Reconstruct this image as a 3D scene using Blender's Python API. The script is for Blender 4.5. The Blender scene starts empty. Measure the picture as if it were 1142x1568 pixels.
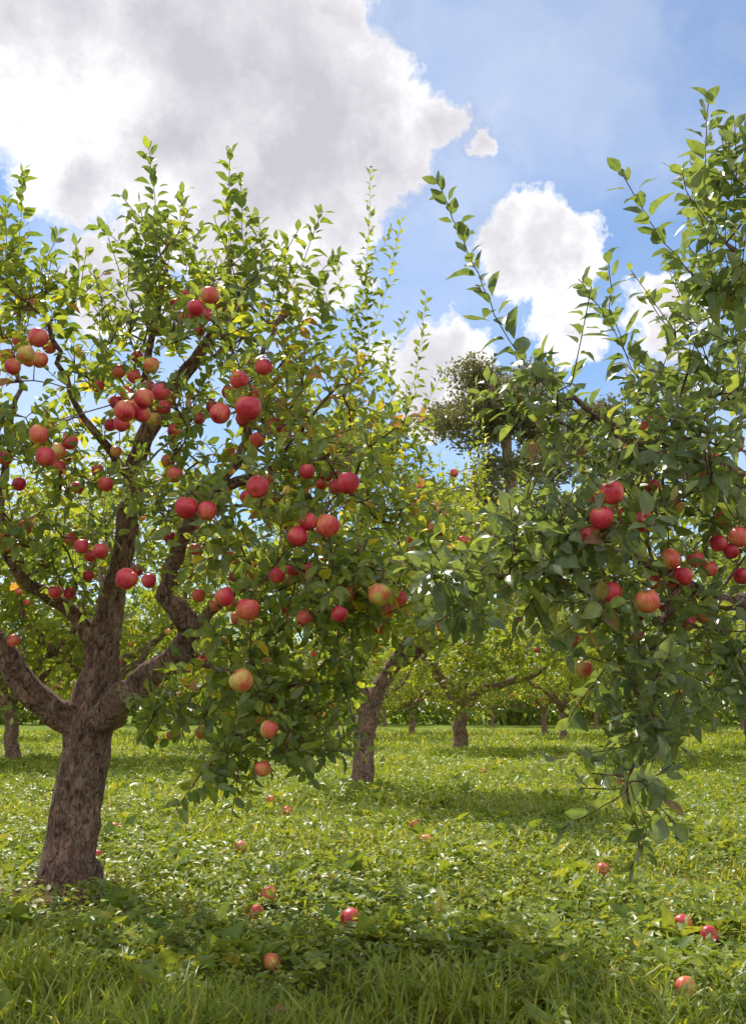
import bpy, math, random
import numpy as np
from mathutils import Vector, noise

R = np.random.default_rng(7)
random.seed(7)
scene = bpy.context.scene

# ------------------------------------------------------------------ camera
H = 0.88
PITCH = math.radians(12.3)
F = 1400.0
cam_d = bpy.data.cameras.new("camera")
cam = bpy.data.objects.new("camera", cam_d)
scene.collection.objects.link(cam)
cam.location = (0, 0, H)
cam.rotation_euler = (math.radians(90) + PITCH, 0, 0)
cam_d.sensor_fit = 'VERTICAL'
cam_d.sensor_height = 36.0
cam_d.lens = 36.0 * F / 1568.0
cam_d.clip_start = 0.05
cam_d.clip_end = 3000
scene.camera = cam
cp, sp = math.cos(PITCH), math.sin(PITCH)

def ray(u, v):
    x = u - 571.0
    y = 784.0 - v
    return np.array([x, F * cp - y * sp, F * sp + y * cp])

def P(u, v, d):
    """image pixel coordinates + chosen depth along y (m) -> world position"""
    r = ray(u, v)
    return r / r[1] * d + np.array([0, 0, H])

def PG(u, v, z=0.0):
    r = ray(u, v)
    return r * ((z - H) / r[2]) + np.array([0, 0, H])

def pxm(n, p):
    return n * (p[1] * cp + (p[2] - H) * sp) / F

def nrm(v):
    v = np.asarray(v, float)
    return v / (np.linalg.norm(v, axis=-1, keepdims=True) + 1e-9)

# ------------------------------------------------------------------ mesh helpers
def mk_mesh(name, V, faces_idx, sizes, attrs=None, smooth=True, mat=None):
    me = bpy.data.meshes.new(name)
    V = np.ascontiguousarray(V, dtype=np.float32)
    faces_idx = np.ascontiguousarray(faces_idx, dtype=np.int32)
    sizes = np.asarray(sizes, dtype=np.int32)
    me.vertices.add(len(V))
    me.vertices.foreach_set("co", V.ravel())
    me.loops.add(len(faces_idx))
    me.loops.foreach_set("vertex_index", faces_idx)
    me.polygons.add(len(sizes))
    starts = np.concatenate([[0], np.cumsum(sizes)[:-1]]).astype(np.int32)
    me.polygons.foreach_set("loop_start", starts)
    me.polygons.foreach_set("use_smooth", np.full(len(sizes), smooth, dtype=bool))
    me.update(calc_edges=True)
    if attrs:
        for k, a in attrs.items():
            at = me.attributes.new(k, 'FLOAT', 'POINT')
            at.data.foreach_set("value", np.ascontiguousarray(a, dtype=np.float32))
    if mat:
        me.materials.append(mat)
    return me

def add_obj(name, me, parent=None, loc=None):
    o = bpy.data.objects.new(name, me)
    scene.collection.objects.link(o)
    if parent:
        o.parent = parent
    if loc is not None:
        o.location = loc
    return o

def instance_template(tv, tf, P0, X, Y, Z, S):
    N = len(P0)
    if tv.ndim == 2:
        tv = np.broadcast_to(tv, (N,) + tv.shape)
    k = tv.shape[1]
    V = P0[:, None, :] + S[:, None, None] * (tv[:, :, 0:1] * X[:, None, :] + tv[:, :, 1:2] * Y[:, None, :] + tv[:, :, 2:3] * Z[:, None, :])
    flat = np.concatenate([np.array(f) for f in tf])
    sz = np.array([len(f) for f in tf])
    idx = (np.arange(N)[:, None] * k + flat[None, :]).ravel()
    return V.reshape(-1, 3), idx, np.tile(sz, N), k

LEAF0 = (np.array([[0, 0, 0], [0, .25, 0], [0, .5, 0], [0, .76, 0], [0, 1, 0],
                   [-.2, .2, 1], [-.285, .47, 1], [-.19, .75, 1],
                   [.2, .2, 1], [.285, .47, 1], [.19, .75, 1],
                   [-.016, -.22, 0], [.016, -.22, 0]], float),
         [(0, 1, 5), (1, 2, 6, 5), (2, 3, 7, 6), (3, 4, 7), (1, 0, 8), (2, 1, 8, 9), (3, 2, 9, 10), (4, 3, 10), (11, 12, 0)])
LEAF1 = (np.array([[0, 0, 0], [0, .5, 0], [0, 1, 0], [-.28, .45, 1], [.28, .45, 1]], float),
         [(0, 1, 3), (1, 2, 3), (1, 0, 4), (2, 1, 4)])

def leaves_mesh(name, pos, dirs, ups, size, rnd, mat, lod=0):
    T, Fc = LEAF0 if lod == 0 else LEAF1
    N = len(pos)
    pos = np.asarray(pos); Y = nrm(dirs)
    X = nrm(np.cross(Y, ups)); Z = np.cross(X, Y)
    t = np.broadcast_to(T, (N,) + T.shape).copy()
    fold = R.uniform(0.1, 0.8, N)[:, None]
    bend = R.normal(0.2, 0.24, N)[:, None]
    wid = R.uniform(0.8, 1.15, N)[:, None]
    twist = R.normal(0, 0.3, N)[:, None]
    mid = (t[:, :, 2] < .5).astype(float)
    t[:, :, 0] *= wid
    wav = R.normal(0, 0.028, (N, T.shape[0]))
    t[:, :, 2] = np.abs(t[:, :, 0]) * fold - bend * np.clip(t[:, :, 1], 0, 1) ** 2 + twist * t[:, :, 0] * t[:, :, 1] + wav * (1 - mid)
    V, idx, sz, k = instance_template(t, Fc, pos, X, Y, Z, np.asarray(size))
    me = mk_mesh(name, V, idx, sz, {"rnd": np.repeat(rnd, k), "mid": mid.ravel()}, True, mat)
    return me

# ------------------------------------------------------------------ materials
def new_mat(name):
    m = bpy.data.materials.new(name)
    m.use_nodes = True
    nt = m.node_tree
    nt.nodes.clear()
    out = nt.nodes.new("ShaderNodeOutputMaterial")
    return m, nt, out

def ramp(nt, fac, stops, interp='LINEAR'):
    n = nt.nodes.new("ShaderNodeValToRGB")
    n.color_ramp.interpolation = interp
    e = n.color_ramp.elements
    while len(e) < len(stops):
        e.new(0.5)
    for i, (p, c) in enumerate(stops):
        e[i].position = p
        e[i].color = (*c, 1)
    nt.links.new(fac, n.inputs[0])
    return n.outputs[0]

def mixc(nt, f, a, b, mode='MIX'):
    n = nt.nodes.new("ShaderNodeMix")
    n.data_type = 'RGBA'
    n.blend_type = mode
    for s, val in ((n.inputs[0], f), (n.inputs[6], a), (n.inputs[7], b)):
        if isinstance(val, bpy.types.NodeSocket):
            nt.links.new(val, s)
        else:
            s.default_value = val if not isinstance(val, tuple) else (*val, 1)
    return n.outputs[2]

def mth(nt, op, a, b=None, clamp=False, c=None):
    n = nt.nodes.new("ShaderNodeMath")
    n.operation = op
    n.use_clamp = clamp
    for i, val in enumerate((a, b, c)):
        if val is None: continue
        if isinstance(val, bpy.types.NodeSocket):
            nt.links.new(val, n.inputs[i])
        else:
            n.inputs[i].default_value = val
    return n.outputs[0]

def attr(nt, name):
    n = nt.nodes.new("ShaderNodeAttribute")
    n.attribute_name = name
    return n.outputs["Fac"]

def tnoise(nt, vec, scale, detail=4, rough=.5, out=0, dist=0.0):
    n = nt.nodes.new("ShaderNodeTexNoise")
    n.inputs["Scale"].default_value = scale
    n.inputs["Detail"].default_value = detail
    n.inputs["Roughness"].default_value = rough
    n.inputs["Distortion"].default_value = dist
    if vec is not None:
        nt.links.new(vec, n.inputs["Vector"])
    return n.outputs[out]

def leaf_mat(name, stops, under, trans_gain=(1.6, 1.5, 0.6), transl=0.45, rough=0.42, spec=0.4):
    m, nt, out = new_mat(name)
    geo = nt.nodes.new("ShaderNodeNewGeometry")
    col = ramp(nt, attr(nt, "rnd"), stops)
    tc = nt.nodes.new("ShaderNodeTexCoord")
    n1 = tnoise(nt, tc.outputs["Object"], 45, 1)
    col = mixc(nt, 1.0, col, ramp(nt, n1, [(0.3, (.75, .75, .75)), (0.7, (1.25, 1.25, 1.25))]), 'MULTIPLY')
    col = mixc(nt, mth(nt, 'MULTIPLY', mth(nt, 'POWER', attr(nt, "mid"), 6.0), 0.35), col, (0.25, 0.3, 0.1))
    top = mixc(nt, mth(nt, 'MULTIPLY', geo.outputs["Backfacing"], 0.6), col, under)
    pb = nt.nodes.new("ShaderNodeBsdfPrincipled")
    nt.links.new(top, pb.inputs["Base Color"])
    pb.inputs["Roughness"].default_value = rough
    pb.inputs["Specular IOR Level"].default_value = spec
    tr = nt.nodes.new("ShaderNodeBsdfTranslucent")
    tcx = mixc(nt, 1.0, col, trans_gain, 'MULTIPLY')
    nt.links.new(tcx, tr.inputs["Color"])
    mx = nt.nodes.new("ShaderNodeMixShader")
    mx.inputs[0].default_value = transl
    nt.links.new(pb.outputs[0], mx.inputs[1])
    nt.links.new(tr.outputs[0], mx.inputs[2])
    nt.links.new(mx.outputs[0], out.inputs[0])
    return m

M_LEAF = leaf_mat("apple_leaf", [(0, (.09, .145, .05)), (.35, (.15, .21, .055)), (.7, (.235, .29, .06)), (.9, (.38, .40, .06)), (.97, (.54, .44, .06)), (1, (.36, .18, .07))],
                  (.28, .33, .19), (2.6, 2.3, .7), .48, .32, .6)
M_LEAF_R = leaf_mat("apple_leaf_grey", [(0, (.10, .15, .075)), (.5, (.16, .215, .09)), (.85, (.23, .28, .085)), (.97, (.30, .34, .08)), (1, (.27, .16, .10))],
                    (.30, .34, .23), (2.3, 2.1, .75), 0.45, .32, .6)
M_LEAF_Y = leaf_mat("apple_leaf_light", [(0, (.14, .19, .035)), (.5, (.24, .295, .045)), (.85, (.36, .39, .055)), (1, (.50, .44, .06))],
                    (.28, .32, .13), (2.0, 1.85, .6), 0.5)
M_OAK = leaf_mat("oak_leaf", [(0, (.11, .12, .065)), (.6, (.19, .185, .09)), (1, (.34, .28, .13))], (.18, .18, .11), (1.5, 1.35, .7), 0.38)
M_GRASS = leaf_mat("grass_blade", [(0, (.14, .205, .025)), (.5, (.265, .335, .035)), (.85, (.37, .41, .05)), (1, (.52, .46, .20))], (.24, .30, .05), (1.7, 1.5, .6), 0.45, 0.4)
M_WEED = leaf_mat("weed_leaf", [(0, (.12, .20, .035)), (.5, (.24, .315, .045)), (.9, (.37, .40, .06)), (1, (.44, .36, .10))], (.27, .32, .1), (1.7, 1.5, .6), 0.42, 0.38)
M_DEAD = leaf_mat("dead_leaf", [(0, (.16, .08, .035)), (.5, (.28, .15, .06)), (1, (.36, .24, .08))], (.25, .16, .08), (1.2, 1.0, .6), 0.2)

def bark_mat():
    m, nt, out = new_mat("bark")
    tc = nt.nodes.new("ShaderNodeTexCoord")
    mp = nt.nodes.new("ShaderNodeMapping")
    mp.inputs["Scale"].default_value = (1, 1, .45)
    nt.links.new(tc.outputs["Object"], mp.inputs[0])
    a = tnoise(nt, mp.outputs[0], 34, 7, .7, dist=1.6)
    b = tnoise(nt, tc.outputs["Object"], 7, 4, .6)
    c = tnoise(nt, tc.outputs["Object"], 17, 5, .7)
    col = ramp(nt, a, [(0.36, (.07, .042, .032)), (0.46, (.24, .155, .125)), (.56, (.46, .32, .27)), (0.72, (.64, .51, .45))])
    col = mixc(nt, 1.0, col, ramp(nt, b, [(.35, (.65, .60, .60)), (.65, (1.25, 1.12, 1.06))]), 'MULTIPLY')
    lich = mth(nt, 'MULTIPLY', ramp(nt, c, [(.56, (0, 0, 0)), (.64, (1, 1, 1))]), .5)
    col = mixc(nt, lich, col, (.40, .40, .30))
    pb = nt.nodes.new("ShaderNodeBsdfPrincipled")
    nt.links.new(col, pb.inputs["Base Color"])
    pb.inputs["Roughness"].default_value = .85
    pb.inputs["Specular IOR Level"].default_value = .2
    bp = nt.nodes.new("ShaderNodeBump")
    bp.inputs["Strength"].default_value = 1.0
    bp.inputs["Distance"].default_value = .05
    nt.links.new(a, bp.inputs["Height"])
    nt.links.new(bp.outputs[0], pb.inputs["Normal"])
    nt.links.new(pb.outputs[0], out.inputs[0])
    return m
M_BARK = bark_mat()

def apple_mat():
    m, nt, out = new_mat("apple_skin")
    tc = nt.nodes.new("ShaderNodeTexCoord")
    n = tnoise(nt, tc.outputs["Object"], 18, 3, .5)
    # streaks running from stalk to calyx
    mp = nt.nodes.new("ShaderNodeMapping")
    mp.inputs["Scale"].default_value = (1, 1, .18)
    nt.links.new(tc.outputs["Object"], mp.inputs[0])
    st = tnoise(nt, mp.outputs[0], 190, 3, .6)
    f = mth(nt, 'ADD', mth(nt, 'MULTIPLY', attr(nt, "rnd"), .42), mth(nt, 'MULTIPLY', n, .85))
    f = mth(nt, 'ADD', f, mth(nt, 'MULTIPLY', st, .38))
    col = ramp(nt, f, [(.54, (.46, .012, .045)), (.70, (.64, .05, .08)), (.86, (.70, .20, .08)), (1.0, (.62, .50, .11))])
    stem = mth(nt, 'GREATER_THAN', attr(nt, "mid"), .5)
    col = mixc(nt, stem, col, (.10, .07, .03))
    pb = nt.nodes.new("ShaderNodeBsdfPrincipled")
    nt.links.new(col, pb.inputs["Base Color"])
    pb.inputs["Roughness"].default_value = .38
    pb.inputs["Specular IOR Level"].default_value = .55
    nt.links.new(pb.outputs[0], out.inputs[0])
    return m
M_APPLE = apple_mat()

def ground_mat():
    m, nt, out = new_mat("orchard_ground")
    tc = nt.nodes.new("ShaderNodeTexCoord")
    a = tnoise(nt, tc.outputs["Object"], 1.3, 5, .6)
    b = tnoise(nt, tc.outputs["Object"], 30, 6, .7)
    col = ramp(nt, a, [(.35, (.12, .18, .025)), (.55, (.20, .27, .035)), (.7, (.28, .31, .05))])
    col = mixc(nt, 1.0, col, ramp(nt, b, [(.3, (.5, .5, .5)), (.7, (1.4, 1.4, 1.3))]), 'MULTIPLY')
    soil = ramp(nt, b, [(.3, (.10, .06, .035)), (.7, (.34, .21, .13))])
    sx = nt.nodes.new("ShaderNodeSeparateXYZ")
    nt.links.new(tc.outputs["Object"], sx.inputs[0])
    base = PG(105, 1350)
    dx = mth(nt, 'SUBTRACT', sx.outputs[0], float(base[0]))
    dy = mth(nt, 'SUBTRACT', sx.outputs[1], float(base[1]) - .2)
    dd = mth(nt, 'SQRT', mth(nt, 'ADD', mth(nt, 'MULTIPLY', dx, dx), mth(nt, 'MULTIPLY', dy, dy)))
    patch = mth(nt, 'SUBTRACT', 1.0, mth(nt, 'MULTIPLY', dd, 1.3), True)
    patch = mth(nt, 'MULTIPLY', patch, 2.2, True)
    near = mth(nt, 'SUBTRACT', 1.0, mth(nt, 'MULTIPLY', sx.outputs[1], .08), True)
    sm = mth(nt, 'MULTIPLY', near, .6)
    sm = mth(nt, 'MAXIMUM', patch, sm)
    col = mixc(nt, sm, col, soil)
    pb = nt.nodes.new("ShaderNodeBsdfPrincipled")
    nt.links.new(col, pb.inputs["Base Color"])
    pb.inputs["Roughness"].default_value = .95
    pb.inputs["Specular IOR Level"].default_value = .1
    bp = nt.nodes.new("ShaderNodeBump")
    bp.inputs["Distance"].default_value = .05
    nt.links.new(b, bp.inputs["Height"])
    nt.links.new(bp.outputs[0], pb.inputs["Normal"])
    nt.links.new(pb.outputs[0], out.inputs[0])
    return m
M_GROUND = ground_mat()

# ------------------------------------------------------------------ ground
def gh(x, y):
    w = np.clip((np.asarray(y) - 0) / 6, 0, 1)
    return 0.025 * np.sin(np.asarray(x) * 1.7 + 1.3) * np.cos(np.asarray(y) * 1.1) * w + 0.015 * np.sin(np.asarray(x) * 4.1 + np.asarray(y) * 3.3)

def ax_grid():
    a = np.linspace(0, 12, 61)
    b = 12 * (1500 / 12) ** (np.arange(1, 26) / 25)
    p = np.concatenate([a, b])
    return np.concatenate([-p[::-1][:-1], p])
gx = ax_grid(); gy = ax_grid()
GX, GY = np.meshgrid(gx, gy)
GZ = np.where((np.abs(GX) < 30) & (np.abs(GY) < 60), gh(GX, GY), 0)
V = np.stack([GX.ravel(), GY.ravel(), GZ.ravel()], 1)
nx = len(gx); ny = len(gy)
ii, jj = np.meshgrid(np.arange(nx - 1), np.arange(ny - 1))
q = (jj * nx + ii).ravel()
Fq = np.stack([q, q + 1, q + nx + 1, q + nx], 1).ravel()
add_obj("ground", mk_mesh("ground", V, Fq, np.full(len(q), 4), None, True, M_GROUND))

# ------------------------------------------------------------------ tree machinery
class Tree:
    def __init__(s, seed):
        s.r = np.random.default_rng(seed)
        s.pos = np.zeros((60000, 3)); s.par = []; s.minr = []; s.n = 0
        s.lp = []; s.ld = []; s.lu = []; s.ls = []; s.lr = []
        s.growable = []
    def add(s, p, parent, r=0.0, grow=True):
        s.pos[s.n] = p; s.par.append(parent); s.minr.append(r); s.growable.append(grow)
        s.n += 1
        return s.n - 1
    def nearest(s, p):
        g = np.array(s.growable)
        d = np.linalg.norm(s.pos[:s.n] - p, axis=1) + np.where(g, 0, 1e3)
        i = int(np.argmin(d))
        return i, d[i]
    def poly(s, pts, parent=None, step=.12, wig=.012, grow=True):
        pts = [(np.asarray(p, float), r) for p, r in pts]
        if parent == 'near':
            parent, _ = s.nearest(pts[0][0])
        if parent is None:
            last = s.add(pts[0][0], -1, pts[0][1], grow)
            seq = pts
        else:
            last = parent
            seq = [(s.pos[parent].copy(), pts[0][1])] + (pts if np.linalg.norm(pts[0][0] - s.pos[parent]) > .05 else pts[1:])
        ids = [last]
        K = [q_[0] for q_ in seq]; Rr = [q_[1] for q_ in seq]
        for i in range(len(K) - 1):
            p0 = K[max(i - 1, 0)]; p1 = K[i]; p2 = K[i + 1]; p3 = K[min(i + 2, len(K) - 1)]
            L = np.linalg.norm(p2 - p1)
            m = max(1, int(math.ceil(L / step)))
            for k in range(1, m + 1):
                t = k / m
                c = .5 * ((2 * p1) + (-p0 + p2) * t + (2 * p0 - 5 * p1 + 4 * p2 - p3) * t * t + (-p0 + 3 * p1 - 3 * p2 + p3) * t ** 3)
                if wig: c = c + s.r.normal(0, wig, 3)
                last = s.add(c, last, Rr[i] * (1 - t) + Rr[i + 1] * t, grow)
                ids.append(last)
        return ids
    def twig_to(s, p, step=.12, lift=.12):
        i, d = s.nearest(p)
        a = s.pos[i].copy()
        if d < .04: return i
        m = max(2, int(math.ceil(d / step)))
        c = (a + p) / 2 + np.array([0, 0, lift * d]) + s.r.normal(0, .10 * d, 3)
        last = i
        for k in range(1, m + 1):
            t = k / m
            q_ = a * (1 - t) ** 2 + 2 * c * t * (1 - t) + p * t * t
            last = s.add(q_, last, 0, True)
        return last
    def leafy(s, ids, spacing, size, bias=0.0, droop=.15, skip=0.0):
        pts = s.pos[ids]
        seg = np.linalg.norm(np.diff(pts, axis=0), axis=1)
        cum = np.concatenate([[0], np.cumsum(seg)])
        L = cum[-1]
        if L < 1e-4: return
        ph = s.r.uniform(0, 6.28)
        t = L * skip
        tone = s.r.normal(0, .14)
        while t <= L:
            j = min(np.searchsorted(cum, t, side='right') - 1, len(seg) - 1)
            j = max(j, 0)
            f = (t - cum[j]) / max(seg[j], 1e-6)
            p = pts[j] * (1 - f) + pts[j + 1] * f
            a = pts[j + 1] - pts[j]; a = a / (np.linalg.norm(a) + 1e-9)
            b = np.cross(a, [0.31, .2, 1.0] if abs(a[2]) < .9 else [1, .1, 0]); b /= np.linalg.norm(b)
            c = np.cross(a, b)
            ph += 2.4 + s.r.normal(0, .25)
            rad = math.cos(ph) * b + math.sin(ph) * c
            tipf = t / L
            w = .45 + .55 * tipf ** 2 + s.r.normal(0, .12)
            d = a * w + rad * (1.05 - .4 * tipf) + np.array([0, 0, -droop]) + s.r.normal(0, .14, 3)
            d /= np.linalg.norm(d)
            u = a * 1.0 - rad * .3 + np.array([0, 0, .55]) + s.r.normal(0, .28, 3)
            sz = size * (1 - .35 * max(0, tipf - .6) / .4) * s.r.uniform(.65, 1.18)
            s.lp.append(p + d * sz * .2); s.ld.append(d); s.lu.append(u); s.ls.append(sz)
            s.lr.append(s.r.beta(1.6, 2.6) + bias + tone)
            t += spacing * s.r.uniform(.7, 1.3)
    def crown(s, pts, centre, nsh, shl, spacing, size, biasf=None, up=.6, step=.12, droop=.2):
        if len(pts) == 0: return
        pts = np.asarray(pts)
        g = s.pos[:s.n].copy()
        d = np.array([np.min(np.linalg.norm(g - p, axis=1)) for p in pts])
        for p in pts[np.argsort(d)]:
            tip = s.twig_to(p, step)
            base = s.pos[tip]
            outw = base - centre; outw = outw / (np.linalg.norm(outw) + 1e-9)
            b = biasf(base) if biasf else 0.0
            for k in range(s.r.integers(nsh[0], nsh[1] + 1)):
                dr = outw * .6 + np.array([0, 0, up]) + s.r.normal(0, .75, 3)
                dr /= np.linalg.norm(dr)
                L = s.r.uniform(*shl)
                e = s.r.normal(0, .12, 3) * L
                m1 = s.add(base + dr * L * .5 + e * .4, tip, 0, False)
                m2 = s.add(base + dr * L + e + np.array([0, 0, .06 * L]), m1, 0, False)
                s.leafy([tip, m1, m2], spacing, size, b, droop)
    def cull(s, centres, rad):
        if not len(s.lp): return
        lp = np.array(s.lp) + np.array(s.ld) * (np.array(s.ls)[:, None] * .5)
        keep = np.ones(len(lp), bool)
        for c, r in zip(centres, rad):
            keep &= np.linalg.norm(lp - c, axis=1) > r
        k = np.nonzero(keep)[0]
        for nme in ('lp', 'ld', 'lu', 'ls', 'lr'):
            L = getattr(s, nme); setattr(s, nme, [L[i] for i in k])
    def wood(s, name, tipr=.0022, expo=2.9, sides_big=22):
        n = s.n; par = s.par
        acc = np.zeros(n); rad = np.zeros(n)
        for i in range(n - 1, -1, -1):
            r = max(acc[i] ** (1 / expo) if acc[i] > 0 else tipr, tipr, 0)
            if s.minr[i] > 0: r = s.minr[i]
            rad[i] = r
            if par[i] >= 0: acc[par[i]] += r ** expo
        kids = [[] for _ in range(n)]
        for i in range(n):
            if par[i] >= 0: kids[par[i]].append(i)
        roots = [i for i in range(n) if par[i] < 0]
        stack = [[r] for r in roots]
        Vs = []; Fs = []; Sz = []; off = 0
        while stack:
            ch = stack.pop()
            cur = ch[-1]
            while kids[cur]:
                ks = sorted(kids[cur], key=lambda k: -rad[k])
                nxt = ks[0]
                for o in ks[1:]: stack.append([cur, o])
                ch.append(nxt); cur = nxt
            pts = s.pos[ch]; rr = rad[ch].copy()
            if par[ch[0]] >= 0 or len(ch) > 1 and ch[0] not in roots:
                rr[0] = min(rr[0], rr[1] * 1.25)
            mr = rr.max()
            ns = sides_big if mr > .05 else (10 if mr > .018 else (6 if mr > .006 else 3))
            tan = np.gradient(pts, axis=0) if len(pts) > 1 else np.array([[0, 0, 1.]])
            tan = nrm(tan)
            b = np.cross(tan[0], [1, .2, .1]); b /= np.linalg.norm(b)
            ang = np.linspace(0, 2 * np.pi, ns, endpoint=False)
            rings = []
            for i in range(len(pts)):
                b = b - tan[i] * np.dot(b, tan[i]); b /= (np.linalg.norm(b) + 1e-9)
                c = np.cross(tan[i], b)
                rad_i = np.full(ns, rr[i])
                if rr[i] > .02:
                    for k in range(ns):
                        v = Vector((math.cos(ang[k]) * 1.3, math.sin(ang[k]) * 1.3, i * .35 + pts[0][0] * 3))
                        rad_i[k] *= 1 + .20 * noise.noise(v) + .12 * noise.noise(v * 3.1)
                rings.append(pts[i] + rad_i[:, None] * (np.cos(ang)[:, None] * b + np.sin(ang)[:, None] * c))
            m = len(pts)
            V_ = np.concatenate(rings)
            k = np.arange(ns); k2 = (k + 1) % ns
            for i in range(m - 1):
                f = np.stack([i * ns + k, i * ns + k2, (i + 1) * ns + k2, (i + 1) * ns + k], 1) + off
                Fs.append(f.ravel()); Sz.append(np.full(ns, 4))
            Fs.append(np.arange(ns) + (m - 1) * ns + off); Sz.append(np.array([ns]))
            Vs.append(V_); off += len(V_)
        return mk_mesh(name, np.concatenate(Vs), np.concatenate(Fs), np.concatenate(Sz), None, True, M_BARK)
    def leafmesh(s, name, mat, lod):
        return leaves_mesh(name, np.array(s.lp), np.array(s.ld), np.array(s.lu), np.array(s.ls), np.clip(np.array(s.lr), 0, 1), mat, lod)

def blob_pts(r, blobs, dens=1.0):
    out = []
    for (u, v, d, ru, rv, rd, n) in blobs:
        c = P(u, v, d)
        a = pxm(ru, c); b = pxm(rv, c)
        for _ in range(int(round(n * dens))):
            w = r.normal(0, 1, 3); w /= np.linalg.norm(w)
            w *= r.uniform(0, 1) ** (1 / 2.4)
            out.append(c + w * np.array([a, rd, b]))
    return out

def tr(lst):
    o = []
    for (u, v, d, rp) in lst:
        p = P(u, v, d)
        o.append((p, pxm(rp, p)))
    return o

def apple_template(ns=16):
    prof = [(0.0, .50), (.12, .55), (.28, .66), (.5, .70), (.78, .56), (.95, .26), (1.0, -.05), (.95, -.38), (.80, -.74), (.56, -1.0), (.30, -1.08), (.12, -1.0), (0.0, -.95)]
    V = []; Fc = []
    V.append((0, 0, prof[0][1]))
    rings = prof[1:-1]
    for (r_, z) in rings:
        for k in range(ns):
            a = 2 * math.pi * k / ns
            lob = 1 + .03 * math.cos(5 * a) * (1 if z < 0 else .4) + .03 * math.cos(a + 1)
            V.append((r_ * math.cos(a) * lob, r_ * math.sin(a) * lob, z))
    V.append((0, 0, prof[-1][1]))
    bot = len(V) - 1
    for k in range(ns):
        Fc.append((0, 1 + k, 1 + (k + 1) % ns))
    for i in range(len(rings) - 1):
        for k in range(ns):
            a = 1 + i * ns + k; b = 1 + i * ns + (k + 1) % ns
            Fc.append((a, a + ns, b + ns, b))
    i = len(rings) - 1
    for k in range(ns):
        Fc.append((1 + i * ns + (k + 1) % ns, 1 + i * ns + k, bot))
    nb = len(V)
    for z, r_, xo in ((.48, .05, 0), (.85, .04, .06), (1.2, .055, .16)):
        for k in range(4):
            a = math.pi / 2 * k
            V.append((r_ * math.cos(a) + xo, r_ * math.sin(a), z))
    for i in range(2):
        for k in range(4):
            a = nb + i * 4 + k; b = nb + i * 4 + (k + 1) % 4
            Fc.append((a, b, b + 4, a + 4))
    mid = np.zeros(len(V)); mid[nb:] = 1
    return np.array(V, float), Fc, mid
AT, AF, AM = apple_template()

def apples_mesh(name, pos, rad, rnd, tilt=.3):
    N = len(pos)
    Z = nrm(np.array([0, 0, 1.]) + R.normal(0, tilt, (N, 3)))
    X = nrm(np.cross(np.array([0.2, 1, 0.1]) + R.normal(0, .5, (N, 3)), Z)); Y = np.cross(Z, X)
    V, idx, sz, k = instance_template(AT, AF, np.asarray(pos), X, Y, Z, np.asarray(rad))
    return mk_mesh(name, V, idx, sz, {"rnd": np.repeat(rnd, k), "mid": np.tile(AM, N)}, True, M_APPLE)

def empty(name, loc):
    e = bpy.data.objects.new(name, None)
    e.empty_display_size = .3
    scene.collection.objects.link(e)
    e.location = loc
    return e

def finish_tree(name, T, base, leafmat, lod, apples=None, sides=22):
    e = empty(name, tuple(base))
    inv = tuple(-np.asarray(base))
    w = add_obj("trunk_and_branches", T.wood("trunk_and_branches", sides_big=sides), e, inv)
    l = add_obj("leaves", T.leafmesh("leaves", leafmat, lod), e, inv)
    objs = [w, l]
    if apples:
        objs.append(add_obj("apples", apples_mesh("apples", *apples), e, inv))
    return e, objs

def apple_positions(lst, dmin, dmax, r, k=.076):
    pos = []; rad = []; rn = []
    for (u, v, s_) in lst:
        D = r.uniform(k * .95, k * 1.08)
        d = min(max(D * F / s_, dmin), dmax)
        p = P(u, v, d)
        pos.append(p); rad.append(pxm(s_, p) / 2 * .88)
        low = max(0, (v - 860) / 330)
        rn.append(min(.75, abs(r.normal(.05, .26)) + low * .5))
    return np.array(pos), np.array(rad), np.array(rn)

def hang(T, ap, ar, size):
    for p, r_ in zip(ap, ar):
        tip = T.twig_to(p + np.array([0.01, 0.03, r_ * 1.3]), .1, .1)
        if T.r.uniform() < .9:
            dr = nrm(np.array([T.r.normal(0, .8), T.r.normal(0, .6), .7]))
            m1 = T.add(T.pos[tip] + dr * .07, tip, 0, False)
            T.leafy([tip, m1], .013, size, 0, .35)

def clear_apples(T, ap, ar):
    tow = nrm(np.array([0.1, -1, .05]))
    C = list(ap) + [p + tow * .10 for p in ap] + [p + tow * .20 for p in ap]
    Rr = list(ar * 1.1) + list(ar * 1.0) + list(ar * .9)
    T.cull(C, Rr)

# ------------------------------------------------------------------ MAIN (left) apple tree
T = Tree(11)
b0 = PG(103, 1350)
T.poly([(b0 + [-.02, 0, -.12], .235), (b0 + [0, 0, .02], .18)] + tr([(108, 1310, 5.15, 41), (118, 1240, 5.15, 37), (128, 1170, 5.15, 35), (135, 1115, 5.15, 36),
    (148, 1060, 5.15, 30), (156, 1000, 5.1, 26), (168, 930, 5.05, 20), (188, 850, 5, 17), (200, 770, 5, 15), (208, 710, 4.95, 14), (232, 655, 4.9, 14),
    (262, 600, 4.9, 11), (300, 550, 4.85, 10), (335, 490, 4.8, 8), (350, 430, 4.8, 5), (352, 380, 4.8, 3)]), None, .08, .006)
T.poly(tr([(130, 1120, 5.15, 28), (95, 1095, 5.08, 24), (50, 1062, 4.95, 21), (10, 1005, 4.85, 18), (-40, 930, 4.7, 16), (-75, 850, 4.6, 12), (-90, 740, 4.6, 8), (-60, 620, 4.6, 5)]), 'near', .09, .008)
T.poly(tr([(152, 990, 5.1, 16), (110, 940, 5.0, 12), (60, 905, 4.9, 10), (20, 865, 4.7, 8), (0, 780, 4.6, 6), (20, 660, 4.6, 4), (30, 560, 4.6, 3)]), 'near', .09, .01)
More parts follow.
